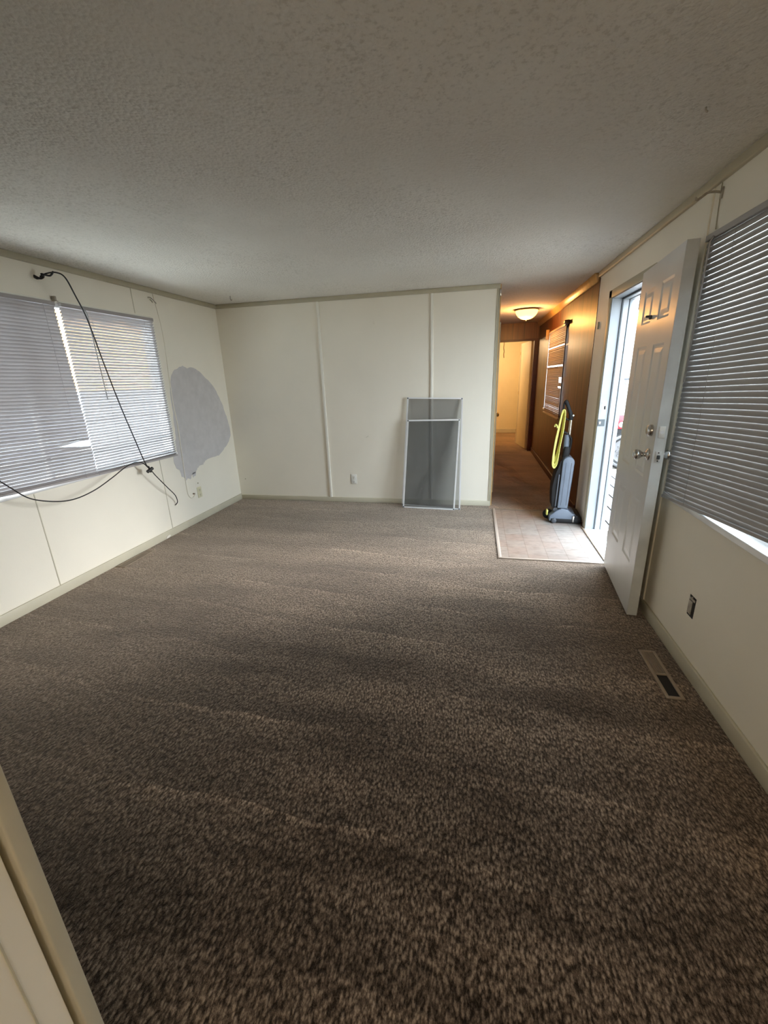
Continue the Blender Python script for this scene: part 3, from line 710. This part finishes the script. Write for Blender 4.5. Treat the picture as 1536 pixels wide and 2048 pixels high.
# ------------------------------------------------------------------ window screens leaning on the back wall
def screen(label, bl, br, tl, tr, w=0.015, t=0.009):
    bl, br, tl, tr = map(Vector, (bl, br, tl, tr))
    root = empty('window_screen', tuple(bl.lerp(br, 0.5)), label, 'window screen', None)
    nrm = (br - bl).cross(tl - bl).normalized()
    def bar(p, q, inward, bow=0.0):
        n = 8; vs = []
        for i in range(n + 1):
            c = p.lerp(q, i / n) + inward * (0 if not bow else 0) + nrm * (bow * math.sin(PI * i / n))
            for (a, b) in ((0, 0), (w, 0), (w, t), (0, t)): vs.append(c + inward * a + nrm * b)
        fs = [(i * 4 + k, i * 4 + (k + 1) % 4, i * 4 + 4 + (k + 1) % 4, i * 4 + 4 + k) for i in range(n) for k in range(4)]
        fs += [(0, 1, 2, 3), (n * 4 + 3, n * 4 + 2, n * 4 + 1, n * 4)]
        return MB().add(vs, fs)
    ri = (br - bl).normalized(); up = (tl - bl).normalized()
    bar(bl, tl, ri).build('frame_bar', 'alum', root); bar(br, tr, -ri).build('frame_bar', 'alum', root)
    bar(tl, tr, -up, 0.006).build('frame_bar', 'alum', root); bar(bl, br, up).build('frame_bar', 'alum', root)
    o = nrm * (t / 2)
    i0 = ri * (w * .6); i1 = up * (w * .6)
    q = [bl + i0 + i1 + o, br - i0 + i1 + o, tr - i0 - i1 + o, tl + i0 - i1 + o]
    MB().add(q, [(0, 1, 2, 3)]).build('screen_mesh', 'mesh', root)
    for c, d in ((tl, (ri - up)), (tr, (-ri - up)), (bl, (ri + up)), (br, (-ri + up))):
        k = c + d * 0.010 + nrm * (t + .001)
        MB().cyl(k - nrm * 0.004, k + nrm * 0.002, 0.009, seg=4, smooth=False).build('corner_key', 'weather', root)
    return root
screen('tall aluminium insect screen leaning on the back wall, behind the shorter screen', (-0.800, 4.640, 0.002), (-0.130, 4.520, 0.002), (-0.728, 4.690, 1.207), (-0.133, 4.690, 1.190))
screen('shorter aluminium insect screen leaning against the taller one', (-0.775, 4.545, 0.002), (-0.190, 4.500, 0.002), (-0.722, 4.640, 0.972), (-0.155, 4.655, 0.972))

# ------------------------------------------------------------------ vacuum cleaner
VX, VY = 0.80, 4.20
vac = empty('upright_vacuum', (VX, VY, 0.0), 'grey and black upright vacuum cleaner with a yellow cord standing by the front doorway', 'vacuum cleaner')
TV = rz(-3, (0.745, 4.20, 0)) @ Matrix.Translation((-0.745, -4.20, 0))
# base
MB().prism([(0.745, 0.020), (0.745, 0.070), (0.775, 0.095), (0.805, 0.125), (0.850, 0.150), (0.905, 0.140), (0.955, 0.100), (0.985, 0.088), (0.985, 0.045), (0.755, 0.045)][:9], 'y', 4.19, 4.47, T=TV, bevel=0.006).build('nozzle_hood', 'grey_plastic', vac)
MB().box(0.760, 1.035, 4.185, 4.475, 0.010, 0.048, T=TV, bevel=0.006).build('nozzle_base', 'black', vac)
MB().prism([(0.965, 0.015), (0.965, 0.092), (1.000, 0.085), (1.038, 0.070), (1.042, 0.015)], 'y', 4.188, 4.472, T=TV, bevel=0.006).build('bumper', 'black', vac)
MB().box(0.955, 0.972, 4.181, 4.195, 0.018, 0.080, T=TV, bevel=0.003).build('height_tab', 'nickel', vac)
for wy in (4.195, 4.44):
    MB().lathe([(0.0, -0.012), (0.020, -0.012), (0.026, -0.008), (0.026, 0.008), (0.020, 0.012), (0.0, 0.012)], (0.790, wy, 0.026), (0, 1, 0), T=TV).build('wheel', 'grey_dark', vac)
MB().lathe([(0.0, -0.020), (0.040, -0.018), (0.050, -0.010), (0.050, 0.010), (0.040, 0.018), (0.0, 0.02)], (0.742, 4.30, 0.060), (0, 1, 0), T=TV).build('rear_wheel', 'black', vac)
MB().box(0.718, 0.736, 4.235, 4.285, 0.062, 0.118, T=TV, bevel=0.006).build('pedal', 'yellow', vac)
MB().cyl((0.80, 4.22, 0.13), (0.80, 4.42, 0.13), 0.022, T=TV).build('pivot', 'grey_dark', vac)
# column, leaning slightly
TL_ = TV @ Matrix.Translation((0.857, 4.3, 0.14)) @ Matrix.Rotation(math.radians(1.8), 4, 'Y') @ Matrix.Translation((-0.857, -4.3, -0.14))
prof = [(0.812, 0.150), (0.905, 0.150)] + [(0.861 + 0.052 * math.cos(t), 0.600 + 0.055 * math.sin(t)) for t in [PI * k / 12 for k in range(13)]]
MB().prism(prof, 'y', 4.205, 4.425, T=TL_, bevel=0.010, seg=3).build('bag_housing', 'grey_plastic', vac)
MB().box(0.838, 0.841, 4.2035, 4.206, 0.18, 0.60, T=TL_).box(0.885, 0.888, 4.2035, 4.206, 0.18, 0.60, T=TL_).build('housing_groove', 'grey_dark', vac)
MB().prism([(0.762, 0.150), (0.748, 0.260), (0.744, 0.360), (0.760, 0.480), (0.790, 0.600), (0.812, 0.640), (0.820, 0.640), (0.820, 0.150)], 'y', 4.225, 4.405, T=TL_, bevel=0.012, seg=3).build('motor_case', 'black', vac)
MB().box(0.785, 0.800, 4.215, 4.24, 0.16, 0.48, T=TL_, bevel=0.004).build('rear_rib', 'grey_dark', vac)
MB().prism([(0.808, 0.620), (0.868, 0.620), (0.862, 0.740), (0.815, 0.740)], 'y', 4.26, 4.36, T=TL_, bevel=0.010, seg=3).build('neck', 'black', vac)
MB().cyl((0.833, 4.30, 0.72), (0.826, 4.30, 0.850), 0.027, 0.022, T=TL_).build('hose_cuff', 'grey_plastic', vac)
MB().tube([(0.792, 4.29, 0.868), (0.808, 4.29, 0.872), (0.845, 4.29, 0.842), (0.868, 4.29, 0.805), (0.868, 4.29, 0.745), (0.862, 4.29, 0.67)], 0.010, 8, 5, T=TL_).build('carry_handle', 'black', vac)
MB().cyl((0.850, 4.31, 0.70), (0.846, 4.31, 1.025), 0.014, T=TL_).build('handle_tube', 'chrome', vac)
MB().prism([(0.765, 1.150), (0.780, 1.172), (0.800, 1.160), (0.846, 1.060), (0.862, 1.020), (0.862, 0.985), (0.828, 0.985), (0.822, 1.035), (0.790, 1.110)], 'y', 4.29, 4.33, T=TL_, bevel=0.008, seg=3).build('grip', 'black', vac)
MB().tube([(0.775, 4.31, 1.155), (0.768, 4.31, 1.12), (0.775, 4.31, 1.05), (0.800, 4.31, 1.0), (0.83, 4.31, 0.985)], 0.008, 8, 5, T=TL_).build('grip_loop', 'black', vac)
MB().cyl((0.858, 4.285, 1.030), (0.858, 4.278, 1.030), 0.008, T=TL_).build('switch', 'outlet_white', vac)
MB().box(0.745, 0.80, 4.28, 4.30, 0.525, 0.545, T=TL_, bevel=0.004).build('cord_hook', 'black', vac)
mb = MB(); rnd = random.Random(5)
for k in range(13):
    f = k / 12; yy = 4.265 - 0.0022 * k + rnd.uniform(-.003, .003); w = 0.006 + 0.030 * f; lo = 0.62 - 0.075 * f + rnd.uniform(-.008, .008); hi = 1.055 + 0.03 * f
    mb.tube([(0.787 - w * 0.25, yy, hi - 0.03), (0.795, yy, hi), (0.799 + w * 0.3, yy, hi - 0.03), (0.793 + w * 0.35, yy - .004, 0.90), (0.779 + w * 0.3, yy, 0.75), (0.764 + w * .35, yy, lo + 0.045),
             (0.753, yy, lo), (0.751 - w * 0.5, yy, lo + 0.05), (0.758 - w * 0.5, yy + .003, 0.76), (0.774 - w * 0.5, yy, 0.90)], 0.0050, 7, 5, closed=True, T=TV)
mb.build('power_cord', 'yellow', vac)
MB().tube([(0.752, 4.24, 0.92), (0.742, 4.235, 0.945), (0.732, 4.24, 0.95), (0.725, 4.24, 0.93)], 0.007, 8, 4, T=TV).build('plug', 'yellow', vac)

# ------------------------------------------------------------------ cables on the left wall
main = [(-2.86, 2.622, 2.134), (-2.81, 2.629, 2.150), (-2.75, 2.645, 2.154), (-2.71, 2.666, 2.126), (-2.72, 2.723, 2.03), (-2.75, 2.811, 1.883), (-2.77, 2.886, 1.615), (-2.79, 2.981, 1.279), (-2.79, 3.059, 0.988), (-2.79, 3.117, 0.785), (-2.79, 3.151, 0.734)]
tail = [(-2.79, 3.151, 0.734), (-2.79, 3.168, 0.708), (-2.79, 3.213, 0.644), (-2.80, 3.339, 0.504), (-2.83, 3.455, 0.398), (-2.86, 3.509, 0.316), (-2.884, 3.503, 0.281)]
branch = [(-2.79, 3.139, 0.737), (-2.79, 3.088, 0.787), (-2.79, 3.008, 0.807), (-2.79, 2.894, 0.788), (-2.78, 2.742, 0.74), (-2.77, 2.553, 0.689), (-2.77, 2.378, 0.669), (-2.77, 2.232, 0.693), (-2.77, 2.079, 0.758), (-2.77, 1.983, 0.855), (-2.77, 1.939, 0.904), (-2.77, 1.815, 1.029), (-2.82, 1.60, 1.20), (-2.884, 1.45, 1.30)]
cb = empty('coaxial_cable', (-2.87, 2.622, 2.134), 'black cable looping down across the left window from a hook near the ceiling', 'cable')
MB().tube(main, 0.0047, 8, 10).build('cable_run', 'cable', cb)
MB().tube(tail, 0.0042, 8, 8).build('cable_run', 'cable', cb)
MB().tube(branch, 0.0042, 8, 8).build('cable_run', 'cable', cb)
MB().tube([(-2.883, 2.60, 2.128), (-2.86, 2.60, 2.118), (-2.84, 2.63, 2.134), (-2.82, 2.60, 2.142), (-2.80, 2.64, 2.138), (-2.76, 2.635, 2.158)], 0.006, 8, 6).tube([(-2.87, 2.585, 2.135), (-2.85, 2.61, 2.12), (-2.83, 2.62, 2.13)], 0.007, 8, 5).build('cable_bundle', 'cable', cb)
MB().cyl((-2.795, 3.128, 0.700), (-2.785, 3.185, 0.722), 0.014, seg=10).cyl((-2.79, 3.145, 0.745), (-2.79, 3.165, 0.690), 0.008, seg=10).build('splitter', 'cable', cb)
wc = MB().tube([(XL + 0.004, 3.720, 2.205), (XL + 0.004, 3.765, 1.90), (XL + 0.005, 3.745, 1.5), (XL + 0.004, 3.733, 1.25), (XL + 0.005, 3.742, 1.04), (XL + 0.004, 3.725, 0.7), (XL + 0.004, 3.714, 0.373), (XL + 0.004, 3.735, 0.300), (XL + 0.006, 3.775, 0.278), (XL + 0.012, 3.808, 0.30)], 0.0042, 8, 8).build('wall_cable', 'wall')
wc['label'] = 'cream painted cable running down the left wall over the grey bare patch'; wc['category'] = 'cable'
MB().cyl((XL, 3.80, 0.315), (XL + 0.02, 3.80, 0.315), 0.008, seg=10).build('cable_clip', 'vent', wc)

# ------------------------------------------------------------------ outlets and fittings
def outlet(label, c, axis, mat, w=0.070, h=0.115):
    """axis 'x+' faces +x, 'y-' faces -y"""
    x, y, z = c
    T = Matrix.Translation(c) @ (Matrix.Identity(4) if axis == 'y-' else Matrix.Rotation(PI / 2, 4, 'Z'))
    r = empty('wall_outlet', c, label, 'electrical outlet')
    MB().box(-w / 2, w / 2, -0.007, 0, -h / 2, h / 2, T=T, bevel=0.003).build('cover_plate', mat, r)
    for s in (-1, 1):
        f = MB().box(-0.017, 0.017, -0.010, -0.006, s * 0.026 - 0.017, s * 0.026 + 0.017, T=T, bevel=0.002).build('socket', mat, r)
        MB().box(-0.008, -0.005, -0.0104, -0.0095, s * 0.026 - 0.004, s * 0.026 + 0.007, T=T).box(0.005, 0.008, -0.0104, -0.0095, s * 0.026 - 0.004, s * 0.026 + 0.007, T=T).box(-0.003, 0.003, -0.0104, -0.0095, s * 0.026 - 0.013, s * 0.026 - 0.008, T=T).build('slot', 'dark_hole', f)
    MB().cyl(T @ Vector((0, -0.008, 0)), T @ Vector((0, -0.006, 0)), 0.003, seg=10).build('screw', 'nickel', r)
    return r
outlet('white outlet plate low on the back wall', (-1.384, YB, 0.283), 'y-', 'outlet_white')
outlet('ivory outlet plate low on the left wall near the corner', (XL, 3.905, 0.305), 'x+', 'ivory')
# open box in the right wall
ob = empty('outlet_box', (XR, 2.06, 0.325), 'open wall box with the outlet cover missing, below the wide blind', 'electrical box')
MB().box(XR - 0.0015, XR + 0.001, 2.03, 2.087, 0.273, 0.378).build('opening', 'dark_hole', ob)
MB().box(XR - 0.004, XR - 0.001, 2.052, 2.086, 0.283, 0.352, bevel=0.001).build('device', 'box_metal', ob)
MB().box(XR - 0.005, XR - 0.001, 2.035, 2.082, 0.357, 0.368, bevel=0.001).cyl((XR - 0.005, 2.06, 0.372), (XR - 0.002, 2.06, 0.372), 0.005).build('mounting_strap', 'box_metal', ob)

# floor vents
rv = empty('floor_vent', (0.925, 1.96, 0), 'brown floor vent beside the baseboard with half of its opening bare', 'floor vent')
x0, x1, ya, yb = 0.885, 0.965, 1.780, 2.140
MB().box(x0, x0 + 0.016, ya, yb, 0, 0.008, bevel=0.002).box(x1 - 0.016, x1, ya, yb, 0, 0.008, bevel=0.002).box(x0 + .016, x1 - .016, ya, ya + 0.016, 0, 0.008, bevel=0.002).box(x0 + .016, x1 - .016, yb - 0.016, yb, 0, 0.008, bevel=0.002).box(x0 + .016, x1 - .016, 1.945, 1.957, 0, 0.008, bevel=0.002).build('frame', 'vent', rv)
MB().box(x0 + .014, x1 - .014, ya + .014, 1.947, 0.0, 0.0012).build('duct_opening', 'dark_hole', rv)
mb = MB()
for k in range(6): mb.box(x0 + .018 + k * 0.0078, x0 + .0225 + k * 0.0078, 1.955, yb - .014, 0.001, 0.006)
mb.build('louvre', 'vent', rv)
lv = empty('floor_vent', (-2.81, 2.83, 0), 'brown floor vent sunk in the carpet along the left baseboard', 'floor vent')
MB().box(-2.868, -2.858, 2.66, 3.0, 0, 0.006, bevel=0.002).box(-2.79, -2.78, 2.66, 3.0, 0, 0.006, bevel=0.002).box(-2.858, -2.79, 2.66, 2.67, 0, 0.006, bevel=0.002).box(-2.858, -2.79, 2.99, 3.0, 0, 0.006, bevel=0.002).build('frame', 'vent', lv)
MB().box(-2.858, -2.79, 2.67, 2.99, 0.0, 0.001).build('duct_opening', 'dark_hole', lv)
mb = MB()
for k in range(5): mb.box(-2.852 + k * 0.013, -2.848 + k * 0.013, 2.67, 2.99, 0.001, 0.005)
mb.build('louvre', 'vent', lv)

# small hardware
def thing(mb, name, mat, label, cat):
    o = mb.build(name, mat); o['label'] = label; o['category'] = cat; return o
thing(MB().tube([(XL, 3.655, 2.168), (XL + 0.02, 3.66, 2.165), (XL + 0.03, 3.675, 2.15), (XL + 0.035, 3.70, 2.128), (XL + 0.028, 3.712, 2.125)], 0.0045, 7, 4).tube([(XL, 3.68, 2.155), (XL + 0.025, 3.665, 2.14), (XL + 0.035, 3.66, 2.125)], 0.004, 7, 3), 'rod_bracket', 'box_metal', 'dark curtain rod bracket above the corner end of the left window', 'bracket')
thing(MB().box(XL, XL + 0.03, 2.690, 2.706, 1.99, 2.03, bevel=0.003).box(XL, XL + 0.045, 2.680, 2.70, 1.992, 1.998), 'blind_bracket', 'box_metal', 'small dark bracket on the headrail between the two white blinds', 'bracket')
thing(MB().tube([(XR, 2.505, 2.165), (XR - 0.03, 2.505, 2.170), (XR - 0.055, 2.515, 2.172), (XR - 0.075, 2.53, 2.160), (XR - 0.09, 2.525, 2.150), (XR - 0.095, 2.53, 2.162)], 0.005, 7, 4).box(XR - 0.006, XR, 2.495, 2.515, 2.14, 2.185, bevel=0.002), 'rod_bracket', 'box_metal', 'bent curtain rod bracket on the right wall above the wide grey blind', 'bracket')
thing(MB().tube([(XR - .003, 2.515, 2.205), (XR - .003, 2.51, 2.10), (XR - .003, 2.50, 2.02)], 0.0022, 6, 3), 'wall_cable', 'trim', 'thin cord on the right wall below the bent rod bracket', 'cord')
thing(MB().tube([(-2.454, 4.30, 2.25), (-2.454, 4.30, 2.225), (-2.448, 4.295, 2.212), (-2.440, 4.295, 2.208), (-2.436, 4.295, 2.218)], 0.0035, 7, 4), 'ceiling_hook', 'box_metal', 'small dark hook in the ceiling near the corner of the left and back walls', 'hook')
thing(MB().tube([(0.72, 1.944, 2.25), (0.722, 1.944, 2.24), (0.728, 1.944, 2.236)], 0.003, 7, 3), 'ceiling_hook', 'box_metal', 'tiny dark hook in the ceiling near the right wall', 'hook')
thing(MB().box(XR - 0.012, XR, 4.385, 4.405, 1.77, 1.83, bevel=0.003), 'wall_hook', 'trim', 'small beige hook on the wall between the wood panelling and the front doorway', 'hook')
thing(MB().box(-1.080, -1.062, YB - 0.006, YB, 1.955, 1.99, bevel=0.002), 'wall_hook', 'wall', 'painted-over hook high on the back wall', 'hook')
thing(MB().cyl((-2.80, YB, 0.262), (-2.80, YB - 0.004, 0.262), 0.007, seg=10), 'nail_head', 'trim', 'nail head low on the back wall beside the corner', 'nail')
thing(MB().tube([(-1.215, YB - 0.001, 0.775), (-1.20, YB - 0.001, 0.78), (-1.185, YB - .001, 0.792)], 0.0016, 5, 3), 'wall_scratch', 'trim', 'short grey scratch in the middle of the back wall', 'scratch')
thing(MB().box(WEND - 0.004, WEND + 0.012, YB - 0.012, YB + 0.004, 2.14, 2.20, bevel=0.003), 'corner_clip', 'chrome', 'shiny metal clip at the top corner where the back wall meets the hallway', 'clip')
thing(MB().prism([(3.28, 0.006), (3.295, 0.028), (3.33, 0.032), (3.35, 0.02), (3.32, 0.008)], 'x', XL + 0.0145, XL + 0.020, bevel=0.001), 'paper_scrap', 'paper', 'small pale scrap stuck on the left baseboard', 'scrap')
thing(MB().cyl((XL, 3.905, 0.405), (XL + 0.004, 3.905, 0.405), 0.008, seg=10), 'nail_head', 'trim', 'nail head just above the ivory outlet', 'nail')
